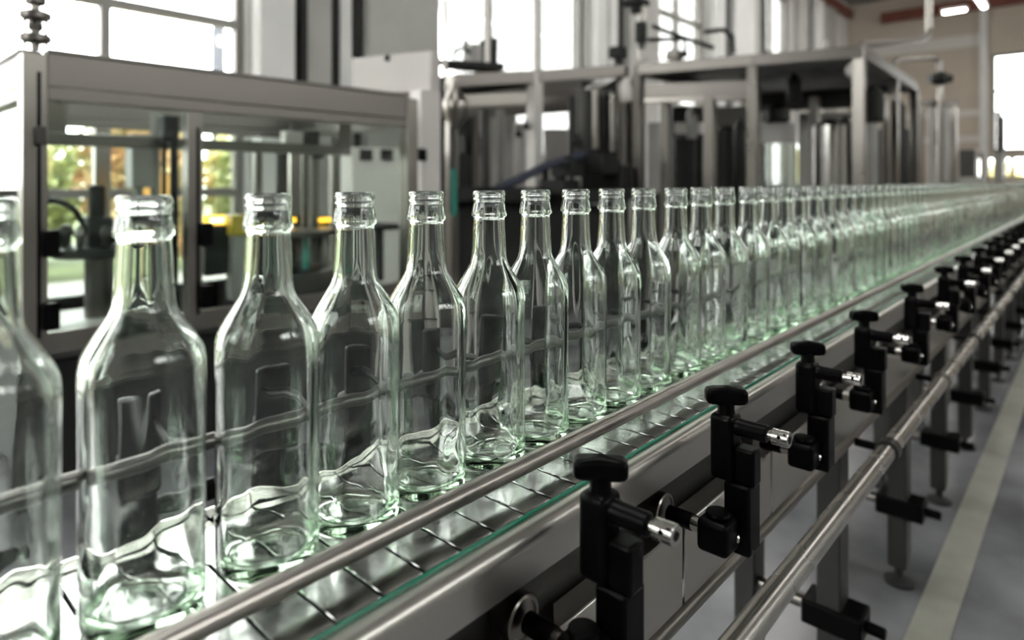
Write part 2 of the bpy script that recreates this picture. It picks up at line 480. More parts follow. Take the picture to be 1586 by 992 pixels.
def bottle_mesh(seed, name):
    rnd = random.Random(seed); n = 72
    ph = [rnd.uniform(0, 6.28) for _ in range(12)]
    bm = bmesh.new()

    def ring(r, z, inner):
        if r == 0:
            return [bm.verts.new((0, 0, z))]
        out = []
        low = max(0.0, 1 - z / .11)
        for k in range(n):
            t = 2 * math.pi * k / n
            d = 0
            if .012 < z < .215:
                if inner:
                    d = .00035 * math.sin(2 * t + ph[0]) + .00028 * math.sin(3 * t + ph[1] + z * 18) + .00018 * math.sin(5 * t + ph[2] - z * 30)
                    d += low * (.00095 * math.sin(2 * t + ph[3] + z * 95) + .00062 * math.sin(4 * t + ph[4] - z * 150) + .00042 * math.sin(z * 260 + ph[5] + 1.2 * math.sin(t + ph[9])))
                    d += .00016 * math.sin(z * 120 + ph[6] + 2 * math.sin(t + ph[10]))
                    d += .00026 * math.sin(7 * t + ph[11] + z * 6) + .00016 * math.sin(11 * t + ph[4] - z * 9)
                else:
                    d = .00007 * math.sin(3 * t + ph[7] + z * 40) + .00005 * math.sin(5 * t + ph[8] - z * 60)
            out.append(bm.verts.new(((r + d) * math.cos(t), (r + d) * math.sin(t), z)))
        return out
    rings = [ring(r, z, False) for r, z in OUT] + [ring(r, z, True) for r, z in INN]
    for a, b in zip(rings, rings[1:]):
        for k in range(n):
            k2 = (k + 1) % n
            if len(a) == 1:
                bm.faces.new((a[0], b[k2], b[k]))
            elif len(b) == 1:
                bm.faces.new((a[k], a[k2], b[0]))
            else:
                bm.faces.new((a[k], a[k2], b[k2], b[k]))
    bmesh.ops.recalc_face_normals(bm, faces=bm.faces[:])
    me = bpy.data.meshes.new(name); bm.to_mesh(me); bm.free()
    for p in me.polygons:
        p.use_smooth = True
    me.materials.append(GLASS)
    return me


BZ = .775                        # top of the belt
QB = .4806
lips = [-28, 224, 415, 550, 660, 757, 828.5, 890, 947, 996, 1047, 1086, 1122, 1160, 1190, 1213, 1237, 1260, 1281, 1299, 1317, 1333]
ys = [Yq(x, QB) for x in lips]
ys = [ys[0] - .1] + ys
for i in range(1, len(ys)):
    ys[i] = max(ys[i], ys[i - 1] + .0775)
while ys[-1] < 7.9:
    ys.append(ys[-1] + random.choice((.0785, .08, .083, .088, .095)))
ORD = ['', '', 'second', 'third', 'fourth', 'fifth', 'sixth', 'seventh', 'eighth', 'ninth', 'tenth', 'eleventh', 'twelfth', 'thirteenth', 'fourteenth', 'fifteenth',
       'sixteenth', 'seventeenth', 'eighteenth', 'nineteenth', 'twentieth', 'twenty-first', 'twenty-second', 'twenty-third']
meshes = [bottle_mesh(s, 'glass_bottle') for s in (3, 11, 23, 37)]
for i, y in enumerate(ys):
    o = bpy.data.objects.new('glass_bottle', meshes[i % 4]); COL.objects.link(o)
    o.location = (-QB + random.uniform(-.0008, .0008), y, BZ + .0006); o.rotation_euler.z = random.uniform(0, 6.28)
    if i == 0:
        lb = 'clear glass bottle before the cut-off one, just outside the left edge'
    elif i == 1:
        lb = 'clear glass bottle cut off by the left edge, nearest on the conveyor'
    elif i == 2:
        lb = 'nearest whole clear glass bottle, widest in view, beside the cut-off one'
    elif i <= 22:
        lb = 'clear glass bottle, %s whole one from the near end of the row' % ORD[i - 1]
    elif y < 3.6:
        lb = 'pale green glass bottle in the blurred stretch just past the distinct bottles'
    else:
        lb = 'tiny pale green bottle at the far blurred end of the row'
    tag(o, lb, 'bottle', 'clear glass bottles in a row on the conveyor' if i <= 22 else ('bottles in the blurred stretch of the row' if y < 3.6 else 'bottles at the far end of the row'))

# ------------------------------------------------------------------ conveyor
Y0, Y1 = -.75, 8.6
cv = thing('conveyor', 'long steel slat chain conveyor carrying the row of glass bottles', 'conveyor', (-.475, 2, 0))
XBF, XBR = -.3745, -.574          # belt edges
bm = MB(); pitch = .0381; y = Y0
XA, XB_ = XBF - .002, XBR + .002
w = XA - XB_
while y < Y1:
    g = .0012; n0 = .0085
    poly = [(XB_, y + g), (XB_ + w * .30, y + g), (XB_ + w * .33, y + g + n0), (XB_ + w * .67, y + g + n0), (XB_ + w * .70, y + g), (XA, y + g),
            (XA, y + pitch - g), (XB_ + w * .70, y + pitch - g), (XB_ + w * .67, y + pitch - g + n0), (XB_ + w * .33, y + pitch - g + n0), (XB_ + w * .30, y + pitch - g), (XB_, y + pitch - g)]
    bm.prism(poly, lambda u, v, t: (u, v, BZ - .004 + .004 * t))
    y += pitch
bm.build('slat_chain', SLAT, cv, bevel=.0006, seg=1)
MB().span((XBR, Y0, BZ - .03), (XBF, Y1, BZ - .0075)).build('chain_bed', DSTEEL, cv, smooth=False)


def chan(xi, s):
    """side channel section: s=+1 front side, -1 rear"""
    pts = [(xi, BZ - .0015)]
    cx, cz, r = xi + s * .0045, BZ - .0125, .0105
    for k in range(0, 9):
        t = math.pi / 2 - k * math.pi / 2 / 8
        pts.append((cx + s * r * math.cos(t), cz + r * math.sin(t)))
    pts += [(xi + s * .0135, BZ - .0165), (xi + s * .0125, BZ - .018), (xi + s * .0125, BZ - .046), (xi - s * .012, BZ - .046), (xi - s * .012, BZ - .043), (xi, BZ - .043)]
    return pts


for s, xi in ((1, XBF + .0035), (-1, XBR - .0035)):
    MB().prism(chan(xi, s), lambda u, v, t: (u, Y0 + (Y1 - Y0) * t, v)).build('side_channel', CHAN, cv)
    MB().span((xi - s * .0035, Y0, BZ - .012), (xi, Y1, BZ + (.0012 if s > 0 else .009))).build('wear_strip', GREENP if s > 0 else POL, cv, bevel=.0008)
    MB().span((xi - s * .034, Y0, BZ - .225), (xi - s * .030, Y1, BZ - .046)).build('web_plate', DSTEEL, cv, smooth=False)
    MB().cyl((xi + s * .0015, Y0, BZ - .222), (xi + s * .0015, Y1, BZ - .222), .0105, 20).build('lower_tube', STEEL, cv)
CL = [.46, .712, .993, 1.30, 1.71, 2.13, 2.475, 2.83, 3.16, 3.45]
while CL[-1] < 8.0:
    CL.append(CL[-1] + .34)
allc = [.19] + CL
for i in range(len(allc) - 1):
    a, b = allc[i] - .002, allc[i + 1] - .004
    m = MB()
    zt, zb = BZ - .1180, BZ - .212
    m.span((-.3695, a + .004, zb), (-.367, b, zt))
    m.prism([(-.367, a + .004), (-.367, b), (-.392, b), (-.392, a + .034)], lambda u, v, t: (u, v, zt + .0025 * t))
    m.build('guard_plate', CHAN, cv, bevel=.0006, seg=1)
legY = []
y = 1.385
while y < 8.4:
    legY.append(y); y += .585
for k, y in enumerate(legY):
    for sx, xx in ((1, -.392), (-1, -.56)):
        lg = MB().span((xx - .022, y - .03, .05), (xx + .022, y + .03, BZ - .19)).build('leg', DSTEEL, cv, bevel=.003)
        f = MB().lathe([(.036, .0), (.036, .008), (.022, .016), (.010, .02), (.010, .06)], (xx, y, 0), 20)
        f.build('foot', RUBBER, lg)
        if sx > 0:
            MB().span((xx - .05, y - .036, .185), (xx + .060, y + .036, .232)).cyl((xx + .06, y, .208), (xx + .095, y, .208), .011).build('cross_clamp', BLACK, lg, bevel=.004)
    MB().cyl((-.392, y, .208), (-.56, y, .208), .014).build('cross_tube', STEEL, cv)

# guide rails
r1 = MB().cyl((-.41, Y0, .796), (-.41, Y1, .796), .0084, 28)
r1 = r1.build('guide_rail', RAILM); tag(r1, 'round steel guide rail running along the front of the bottles', 'rail')
r2 = thing('guide_rail', 'thin rear guide rail seen through the bottles', 'rail', (-.531, 2, .86))
MB().cyl((-.531, Y0, .86), (-.531, Y1, .86), .0064, 24).build('rail_rod', REARM, r2)

# lower round pipe beside the conveyor
PX, PZ = -.30, CZ - .520
hr = thing('pipe_rail', 'thick polished steel pipe running low beside the conveyor', 'pipe', (PX, 2, PZ))
MB().cyl((PX, -.4, PZ), (PX, Y1, PZ), .0165, 32).build('pipe', PIPEM, hr)
for k, y in enumerate(legY):
    m = MB(); m.lathe([(.0168, -.014), (.021, -.013), (.021, .013), (.0168, .014)], (PX, y + .03, PZ), 24, 'Y')
    c = m.build('pipe_collar', DSTEEL if k % 2 == 0 else STEEL, hr)
    MB().cyl((PX - .018, y + .03, PZ), (-.3586, y + .03, PZ), .008, 14).build('collar_arm', BLACK, c)

# ------------------------------------------------------------------ guide-rail clamps
def wing(mb, c, L, wd, h, ang):
    poly = []
    for k in range(40):
        t = 2 * math.pi * k / 40
        ct, st = math.cos(t), math.sin(t)
        x = (abs(ct) ** .55) * (1 if ct > 0 else -1) * L / 2
        wy = wd / 2 * (.58 + .42 * min(1, (abs(x) / (L / 2)) ** 1.2))
        yv = (abs(st) ** .5) * (1 if st > 0 else -1) * wy
        poly.append((x, yv))
    ca, sa = math.cos(ang), math.sin(ang)

    def f(u, v, t):
        zz = c[2] + (h * t if t else -.0005) + (-.0022 * (abs(u) / (L / 2)) ** 2 if t else .002 * (abs(u) / (L / 2)) ** 2 - .001)
        return (c[0] + u * ca - v * sa, c[1] + u * sa + v * ca, zz)
    mb.prism(poly, f)


def make_clamp(y0, label):
    t = thing('rail_clamp', label, 'clamp', (0, y0, 0), 'guide rail clamps along the front of the conveyor')
    o = Vector((0, y0, 0))
    xb = -.315
    MB().span((xb - .014, y0 - .015, .732), (xb + .0135, y0 + .014, .806)).build('clamp_block', BLACK, t, bevel=.006, seg=3)
    m = MB(); m.lathe([(.0098, .8055), (.0095, .8065), (.0092, .818)], (xb, y0, 0), 24)
    st = m.build('knob_stem', BLACK, t)
    m = MB(); wing(m, (xb, y0, .8165), .047, .025, .0185, math.radians(36)); m.build('wing_knob', BLACK, t, bevel=.0045, seg=3)
    m = MB(); m.lathe([(.0100, xb + .013), (.0100, xb + .018), (.0094, xb + .019), (.0094, xb + .046), (.0085, xb + .0475)], (0, y0, .7925), 24, 'X'); m.build('rod_sleeve', BLACK, t)
    rd = MB().cyl((xb + .047, y0, .7925), (xb + .058, y0, .7925), .0052, 16).build('rod', POL, t)
    m = MB(); m.lathe([(.0078, xb + .0525), (.0086, xb + .0533), (.0086, xb + .060), (.0078, xb + .0605), (.0078, xb + .0615), (.0086, xb + .062), (.0086, xb + .0702), (.0078, xb + .071)], (0, y0, .7925), 28, 'X')
    co = m.build('collar', POL, t)
    m = MB(); m.lathe([(.0042, xb + .0708), (.0042, xb + .0714)], (0, y0, .7925), 6, 'X'); m.cyl((xb + .062, y0 - .0089, .7955), (xb + .062, y0 - .008, .7955), .0019, 10); m.cyl((xb + .067, y0 - .0060, .7985), (xb + .067, y0 - .0055, .7995), .0012, 10)
    m.build('socket', BLACK, co)
    MB().span((xb + .013, y0 - .010, .7316), (xb + .036, y0 + .012, .772)).build('spacer', BLACK, t, bevel=.003)
    MB().span((-.313, y0 - .012, .654), (-.283, y0 + .020, .7318)).build('bracket_post', BLACK, t, bevel=.003)
    xl = -.311; yl = y0 - .030
    MB().span((xl - .018, yl - .018, .663), (xl + .018, yl + .0182, .699)).build('cross_block', BLACK, t, bevel=.006, seg=3)
    m = MB(); m.lathe([(.009, .6985), (.0125, .6995), (.0135, .7025), (.0125, .705), (.009, .7058)], (xl, yl, 0), 20); m.build('thumb_nut', BLACK, t)
    m = MB(); m.lathe([(.0045, xl + .0178), (.0045, xl + .0200), (.003, xl + .0215)], (0, yl + .008, .678), 12, 'X'); m.build('bolt', POL, t)
    m = MB(); m.cyl((-.371, yl, .682), (xl - .030, yl, .682), .0095, 20); m.build('cross_rod', BLACK, t)
    MB().cyl((xl - .030, yl, .682), (xl - .0175, yl, .682), .0085, 20).build('rod_sleeve', POL, t)
    m = MB(); m.lathe([(.0195, -.3985), (.0205, -.397), (.0205, -.376), (.0188, -.3745), (.0165, -.3745), (.0160, -.3765)], (0, yl, .682), 36, 'X'); m.build('bushing', STEEL, t)
    return t


CORD = ['nearest black guide rail clamp, with bow-tie knob and silver collar', 'second nearest black clamp, its knob just below the guide rail',
        'third black clamp from the near end, beside the first conveyor leg', 'fourth black clamp from the near end of the guide rail', 'fifth black clamp from the near end of the guide rail',
        'sixth black clamp from the near end, small and blurred', 'seventh black clamp from the near end, small and blurred', 'eighth black clamp from the near end, small and blurred']
c0 = make_clamp(CL[0], CORD[0])
for i, y in enumerate(CL[1:], 1):
    c = copy_tree(c0); c.location = (0, y, 0)
    c['label'] = CORD[i] if i < len(CORD) else 'tiny blurred black clamp in the far stretch of the conveyor'
    if i >= len(CORD):
        c['group'] = 'far guide rail clamps along the conveyor'


def make_rear(y0, label):  # rear clamps, posts added to imitate the dark refracted band in each bottle
    t = thing('rear_band_clamp', label, 'clamp', (0, y0, 0), 'rear clamps added as dark bands behind the bottles')
    MB().span((-.634, y0 - .016, .742), (-.616, y0 + .016, .888)).build('bracket_post', BLACK, t, bevel=.004)
    MB().span((-.640, y0 - .020, .795), (-.612, y0 + .020, .835)).build('clamp_block', BLACK, t, bevel=.006)
    MB().cyl((-.618, y0, .86), (-.536, y0, .86), .0042, 14).build('rod', BLACK, t)
    MB().span((-.618, y0 - .010, .744), (-.594, y0 + .010, .762)).build('foot_block', BLACK, t, bevel=.003)
    MB().span((-.630, y0 + .014, .768), (-.618, y0 + .060, .788)).build('clamp_arm', BLACK, t, bevel=.004)
    return t


RL = ['cut off at the left edge', 'nearest the camera and whole', 'second whole in the row', 'third whole in the row', 'fourth whole in the row', 'fifth whole in the row', 'sixth whole in the row', 'seventh whole in the row', 'eighth whole in the row', 'ninth whole in the row']
rc = None
for i, y in enumerate((.06, .209, .32, .42, .535, .645, .76, .88, 1.0, 1.12)):
    if rc is None:
        rc = make_rear(y, 'black rear clamp imitating dark refraction in the bottle ' + RL[0])
    else:
        c = copy_tree(rc); c.location = (0, y, 0); c['label'] = 'black rear clamp imitating dark refraction in the bottle ' + RL[i]


# ------------------------------------------------------------------ glass-guarded machine at left
QA = 2.6
ya, ym, yr = Yq(51, QA), Yq(298, QA), Yq(633, QA)
XAf, XAb = -QA, -3.75
zt, zb = CZ + .125 * QA / CA, CZ - .161 * QA / CA
A = thing('guarded_machine', 'steel framed machine with glass doors standing behind the nearest bottles', 'machine', (-3.1, 1.2, 0))
for (x, y) in ((XAf, ya), (XAf, ym), (XAf, yr), (XAb, ya), (XAb, ym), (XAb, yr)):
    m = MB(); wv = .034 if y != ym else .028; zt0 = zt; zt_ = zt if y != ym else zt - .15
    m.span((x - wv, y - wv, zb), (x - .003, y + wv, zt_ - .02)); m.span((x + .003, y - wv, zb), (x + wv, y + wv, zt_ - .02)); m.span((x - .004, y - wv + .005, zb), (x + .004, y + wv - .005, zt_ - .022))
    m.build('post', STEEL, A, bevel=.003)
    if x == XAf and y != yr:
        MB().span((x + wv - .002, y + .004, zb + .05), (x + wv + .001, y + .015, zt_ - .08)).build('post_seam', BLACK, A, smooth=False)


def beamA(p, q, name='top_beam'):
    p, q = Vector(p), Vector(q)
    m = MB(); m.bar(p + Vector((0, 0, -.068)), q + Vector((0, 0, -.068)), .05, .112)
    m.bar(p + Vector((0, 0, -.148)), q + Vector((0, 0, -.148)), .058, .042)
    m.bar(p + Vector((0, 0, -.006)), q + Vector((0, 0, -.006)), .066, .012)
    m.build(name, STEEL_SAT, A, bevel=.003)


beamA((XAf, ya + .034, zt), (XAf, yr - .034, zt)); beamA((XAb, ya + .034, zt), (XAb, yr - .034, zt))
beamA((XAf - .034, ya, zt), (XAb + .034, ya, zt)); beamA((XAf - .034, yr, zt), (XAb + .034, yr, zt))
for (p, q) in (((XAf, ya + .034), (XAf, ym - .028)), ((XAf, ym + .028), (XAf, yr - .034))):
    d = MB().span((XAf - .004, p[1], zb + .06), (XAf + .002, q[1], zt - .17)).build('glass_door', GUARD, A, smooth=False)
    m = MB(); m.span((XAf - .012, p[1], zb), (XAf + .012, q[1], zb + .06)); m.build('door_rail', STEEL, d, bevel=.002)
    for k, zz in enumerate((zb + .12, zb + .36)):
        MB().span((XAf + .028, p[1] - .018, zz - .045), (XAf + .058, p[1] + .030, zz + .045)).build('hinge', BLACK, d, bevel=.006)
MB().span((XAf - .034, ya - .003, zb + .06), (XAb + .034, ya + .003, zt - .17)).build('glass_side', GUARD, A, smooth=False)
m = MB(); m.span((XAf - .01, ya - .03, 0.06), (XAb, yr + .03, zb)); m.build('base_cabinet', DARKP, A, bevel=.008)
m = MB(); m.span((XAf + .05, ya - .06, zb - .025), (XAb - .05, yr + .06, zb)); m.build('table_plate', DSTEEL, A, bevel=.004)
for y in (ya + .1, yr - .1):
    for x in (XAf - .1, XAb + .1):
        MB().lathe([(.05, 0), (.05, .012), (.018, .022), (.018, .07)], (x, y, 0), 16).build('foot', RUBBER, A)
p = Q(62, 210, QA - .04)
MB().span((p.x - .012, p.y - .014, p.z - .03), (p.x + .02, p.y + .014, p.z + .03)).build('latch', DSTEEL, A, bevel=.004)
# inside the machine
m = MB(); m.span((-3.02, ya + .10, zt - .30), (-2.96, yr - .10, zt - .25)); m.span((-3.02, ya + .1, zt - .25), (-2.96, ya + .18, zt - .1)); m.span((-3.02, yr - .18, zt - .25), (-2.96, yr - .1, zt - .1)); m.build('inner_rail', STEEL, A, bevel=.004)
c = Q(150, 385, 3.05)
m = MB(); m.lathe([(.0, c.z - .03), (.15, c.z - .03), (.165, c.z - .02), (.165, c.z + .005), (.15, c.z + .012), (.0, c.z + .012)][1:-1], (c.x, c.y, 0), 40); m.build('carousel_plate', DSTEEL, A)
m = MB(); m.cyl((c.x, c.y, zb), (c.x, c.y, c.z - .03), .045); m.cyl((c.x - .1, c.y + .07, zb), (c.x - .1, c.y + .07, c.z - .03), .02); m.build('carousel_column', STEEL, A)
c2 = Q(140, 490, 3.1)
m = MB(); m.lathe([(.22, zb), (.22, c2.z - .01), (.19, c2.z + .005)], (c2.x, c2.y, 0), 40); m.build('turntable', WHITEP, A)
for k in range(8):
    t = k * math.pi / 4
    m = MB(); m.lathe([(.013, c.z + .012), (.013, c.z + .05), (.02, c.z + .055), (.02, c.z + .08), (.008, c.z + .10)], (c.x + .115 * math.cos(t), c.y + .115 * math.sin(t), 0), 14); m.build('gripper_head', STEEL if k % 2 else DSTEEL, A)
m = MB(); m.span((c.x - .06, c.y - .04, c.z + .012), (c.x + .04, c.y + .05, c.z + .13)); m.cyl((c.x, c.y + .05, c.z + .06), (c.x, c.y + .15, c.z + .06), .04); m.cyl((c.x, c.y, c.z + .13), (c.x, c.y, c.z + .26), .03); m.build('drive_motor', DARKP, A, bevel=.006)
pts = []
for k in range(15):
    t = math.pi * k / 14
    pts.append((c.x + .02, c.y - .10 + .11 * math.cos(t) - .06, c.z + .06 + .14 * math.sin(t)))
MB().tube(pts, .012).build('hose', RUBBER, A)
p = Q(222, 250, 3.2)
m = MB(); m.span((p.x - .05, p.y - .06, p.z - .12), (p.x + .05, p.y + .03, p.z + .12)); m.cyl((p.x, p.y + .05, p.z - .45), (p.x, p.y + .05, p.z + .22), .02); m.cyl((p.x, p.y - .02, p.z - .35), (p.x, p.y - .02, p.z - .1), .018); m.build('filler_column', GREYP, A, bevel=.005)
p = Q(262, 205, 2.9)
m = MB(); m.span((p.x - .03, p.y - .03, p.z - .04), (p.x + .03, p.y + .03, p.z + .07)); m.cyl((p.x, p.y + .02, zb), (p.x, p.y + .02, p.z - .04), .016); m.cyl((p.x, p.y - .02, p.z - .3), (p.x, p.y - .02, p.z - .04), .009); m.build('sensor_head', DARKP, A, bevel=.006)
p = Q(240, 285, 3.35)
MB().span((p.x - .02, p.y - .055, p.z - .08), (p.x + .02, p.y + .06, p.z + .05)).build('amber_panel', emit_mat('amber_backlight', (1, .58, .16), 1.0), A, bevel=.006)
p = Q(333, 341, 3.1)
bl = MB().span((p.x - .02, p.y - .05, p.z - .022), (p.x + .02, p.y + .05, p.z + .022)).build('indicator_lamp', AMBER, A, bevel=.008)
MB().span((p.x + .02, p.y - .032, p.z - .010), (p.x + .024, p.y + .032, p.z + .010)).build('lamp_core', AMBERC, bl, bevel=.002)
MB().span((p.x - .05, p.y - .06, p.z - .26), (p.x + .04, p.y + .06, p.z - .024)).build('lamp_housing', DARKP, A, bevel=.008)
p = Q(372, 345, 3.05)
m = MB(); m.span((p.x - .05, p.y - .06, p.z - .06), (p.x + .05, p.y + .06, p.z + .04)); m.build('yellow_box', YELP, A, bevel=.008)
MB().span((p.x - .04, p.y - .05, zb), (p.x + .04, p.y + .05, p.z - .06)).build('box_pedestal', GREYP, A, bevel=.006)
for (x_, y_) in ((500, 341), (452, 341)):
    p = Q(x_, y_, 3.3)
    MB().span((p.x - .015, p.y - .05 + (.03 if x_ == 452 else 0), p.z - .012), (p.x + .015, p.y + .05 - (.03 if x_ == 452 else 0), p.z + .012)).build('indicator_lamp', AMBER, A, bevel=.004)
    MB().span((p.x - .03, p.y - .06, zb), (p.x - .015, p.y + .06, p.z + .02)).build('lamp_housing', DARKP, A, bevel=.003)
for (x_, q_, r_) in ((400, 3.3, .02), (436, 3.4, .035), (472, 3.2, .018), (487, 3.15, .022), (520, 3.45, .03)):
    p = Q(x_, 300, q_)
    MB().cyl((p.x, p.y, zb), (p.x, p.y, zt - .26), r_, 18).build('filler_column', [STEEL, DSTEEL][int(r_ * 1000) % 2], A)
for (x_, y_, q_, w_, h_, mt) in ((452, 215, 3.1, .05, .07, WHITEP), (490, 238, 3.12, .03, .05, DARKP), (480, 215, 3.1, .04, .08, DARKP)):
    p = Q(x_, y_, q_)
    MB().span((p.x - .03, p.y - w_, p.z - h_ / 2), (p.x + .03, p.y + w_, p.z + h_ / 2)).build('sensor_head', mt, A, bevel=.006)
p = Q(470, 385, 3.0)
m = MB(); m.lathe([(.28, p.z - .22), (.28, p.z - .12), (.24, p.z - .1)], (-3.2, p.y, 0), 40); m.lathe([(.26, p.z + .06), (.27, p.z + .065), (.27, p.z + .085), (.25, p.z + .09)], (-3.2, p.y, 0), 40); m.cyl((-3.2, p.y, zb), (-3.2, p.y, p.z + .06), .07)
m.build('star_wheel', STEEL, A)
for k in range(10):
    t = k * math.pi / 5
    MB().lathe([(.02, p.z - .1), (.02, p.z - .02), (.012, p.z + .0), (.012, p.z + .06)], (-3.2 + .22 * math.cos(t), p.y + .22 * math.sin(t), 0), 12).build('bottle_pad', TEALP if k % 3 == 0 else STEEL, A)

p = Q(606, 352, 2.85)
MB().span((p.x - .25, p.y - .13, p.z - .012), (p.x + .05, p.y + .09, p.z + .012)).span((p.x - .2, p.y - .1, zb), (p.x - .16, p.y - .06, p.z - .011)).span((p.x - .2, p.y + .03, zb), (p.x - .16, p.y + .07, p.z - .011)).build('side_shelf', DARKP, A, bevel=.003)
# mast on the machine's near corner
p = Q(55, 70, QA)
ms = thing('signal_mast', 'short steel mast with clamp fittings on the glass guarded machine\'s corner', 'mast', (p.x, p.y, zt))
MB().cyl((p.x, p.y, zt - .004), (p.x, p.y, zt + .5), .013, 16).build('mast_tube', STEEL, ms)
for z_, w_ in ((.035, .045), (.075, .022), (.11, .045), (.16, .03)):
    m = MB(); m.lathe([(w_ * .8, zt + z_ - .016), (w_, zt + z_ - .010), (w_, zt + z_ + .008), (w_ * .7, zt + z_ + .014)], (p.x, p.y, 0), 16)
    m.build('clamp_ring', STEEL_SAT, ms)
for s in (-1, 1):
    MB().cyl((p.x + s * .025, p.y + s * .025, zt), (p.x + s * .025, p.y + s * .025, zt + .12), .005, 10).build('stay_rod', STEEL, ms)
# white control cabinets
p0, p1 = W(545, 88, 4.0), W(668, 143, 3.75)
wb = thing('control_box', 'white steel control box perched above the end of the glass guarded machine', 'cabinet', (p0 + p1) / 2)
m = MB(); d = Vector((p1.x - p0.x, p1.y - p0.y, 0)); L = d.length; d.normalize(); nrm = Vector((-d.y, d.x, 0))
ctr = Vector(((p0.x + p1.x) / 2, (p0.y + p1.y) / 2, (p0.z + p1.z) / 2)) + nrm * .05
R = Matrix((d, nrm, Vector((0, 0, 1)))).transposed()
m.box(ctr, (L, .10, p0.z - p1.z - .02), R); m.build('cabinet_body', WHITEP, wb, bevel=.008)
m = MB(); m.box(ctr - nrm * .056 + d * (-.02) + Vector((0, 0, (p0.z - p1.z) / 2 - .03)), (.03, .014, .035), R); m.build('catch', DARKP, wb, bevel=.003)
wc = thing('control_cabinet', 'tall white cabinet with two dark displays seen through the last glass door', 'cabinet', (-3.95, Yq(590, 3.9), 0))
a, b = Q(546, 200, 3.82), Q(634, 300, 3.82)
MB().span((-4.12, a.y, .0), (-3.82, b.y, zt - .2)).build('cabinet_body', PALEB, wc, bevel=.008)
for x_ in (566, 598):
    p = Q(x_, 240, 3.82)
    MB().span((-3.8205, p.y - .05, p.z - .04), (-3.80, p.y + .05, p.z + .04)).build('display', BLACK, wc, bevel=.004)
# white column just past the machine carrying the box
wp = thing('support_column', 'pale steel column under the white control box', 'column', (Q(658, 300, 2.75).x, Q(658, 300, 2.75).y, 0))
a, b = Q(645, 145, 2.9), Q(676, 145, 2.9)
MB().span((-2.96, a.y, .01), (-2.86, b.y, a.z + .02)).build('column_shaft', WHITEP, wp, bevel=.006)
MB().span((-3.0, a.y - .05, 0), (-2.82, b.y + .05, .012)).build('base_plate', STEEL, wp)
p = Q(652, 240, 2.84)
MB().span((-2.86, p.y - .03, p.z - .035), (-2.82, p.y + .03, p.z + .035)).build('sensor_head', BLACK, wp, bevel=.006)


# ------------------------------------------------------------------ open frame machine in the middle
def postW(m, x, y, d, w):
    p = W(x, y, d); m.span((p.x - w / 2, p.y - w / 2, 0.0), (p.x + w / 2, p.y + w / 2, p.z)); return p


Mm = thing('filling_machine', 'open steel machine frame with pipes and valves behind the middle bottles', 'machine', W(830, 280, 5.2) * Vector((1, 1, 0)) if False else (W(830, 281, 5.2).x, W(830, 281, 5.2).y, 0))
D1 = 5.3
posts = [(700, 118, 5.0), (828, 112, 5.3), (965, 103, 5.6)]
top = []
for (x, y, d) in posts:
    m = MB(); top.append(postW(m, x, y, d, .10 if x == 828 else .075)); m.build('post', STEEL if x != 828 else WHITEP, Mm, bevel=.004)
back = []
for (x, y, d) in [(735, 150, 6.6), (905, 140, 7.0)]:
    m = MB(); back.append(postW(m, x, y, d, .08)); m.build('post', STEEL, Mm, bevel=.004)
for a, b in ((top[0], top[1]), (top[1], top[2])):
    MB().bar(a + Vector((0, 0, -.04)), b + Vector((0, 0, -.04)), .10, .10).build('top_beam', STEEL_SAT, Mm, bevel=.004)
for a, b in ((top[0], back[0]), (top[2], back[1]), (back[0], back[1])):
    MB().bar(a + Vector((0, 0, -.05)), b + Vector((0, 0, -.05)), .08, .09).build('top_beam', STEEL_SAT, Mm, bevel=.004)
MB().bar(W(690, 158, 5.05), W(830, 152, 5.35), .06, .10).build('cross_beam', STEEL, Mm, bevel=.004)
MB().bar(W(700, 172, 5.9), W(900, 160, 6.4), .06, .16).build('cross_beam', STEEL_SAT, Mm, bevel=.004)
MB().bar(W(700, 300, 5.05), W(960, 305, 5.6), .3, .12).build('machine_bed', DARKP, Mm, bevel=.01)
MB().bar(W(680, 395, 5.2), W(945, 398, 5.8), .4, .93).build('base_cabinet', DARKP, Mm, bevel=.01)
p = W(734, 88, 5.2)
m = MB(); m.lathe([(.07, -.09), (.075, -.085), (.075, .085), (.07, .09)], p, 24); m.build('valve_drum', GREYP, Mm)
for s in (-1, 1):
    q = p + Vector((CA * .065 * s, SA * .065 * s, 0)); m = MB(); m.cyl(q + Vector((0, 0, -.12)), q + Vector((0, 0, .13)), .02, 12); m.build('drum_bolt', DARKP, Mm)
MB().bar(W(690, 100, 5.1), W(775, 106, 5.25), .2, .05).build('valve_plate', DARKP, Mm, bevel=.004)
m = MB(); m.tube([W(700, 90, 5.1), W(706, 78, 5.1), W(718, 74, 5.1), W(728, 82, 5.1)], .015); m.tube([W(765, 103, 5.2), W(766, 60, 5.2)], .03); m.tube([W(690, 135, 5.0), W(720, 140, 5.1), W(790, 130, 5.3), W(815, 128, 5.4)], .04); m.build('pipework', DARKP, Mm)
MB().tube([W(690, 0, 5.0), W(690, 118, 5.0)], .016).build('riser_pipe', STEEL, Mm)
p = W(705, 160, 4.9)
m = MB(); m.lathe([(.02, -.2), (.09, -.1), (.10, .0), (.09, .03), (.03, .12), (.03, .2)], p, 24); m.build('hopper', STEEL, Mm)
for (x, y0, y1, d, r, mt) in ((905, 140, 245, 5.6, .09, DSTEEL), (922, 140, 240, 5.5, .03, STEEL), (935, 140, 250, 5.7, .07, DSTEEL), (948, 145, 235, 5.6, .03, STEEL), (962, 150, 230, 5.7, .04, DSTEEL), (885, 150, 290, 5.7, .03, DSTEEL), (700, 170, 330, 4.9, .025, DSTEEL), (750, 170, 310, 5.6, .05, DSTEEL), (775, 170, 300, 5.8, .04, GREYP)):
    MB().cyl(W(x, y0, d), W(x, y1, d), r, 16).build('vertical_pipe', mt, Mm)
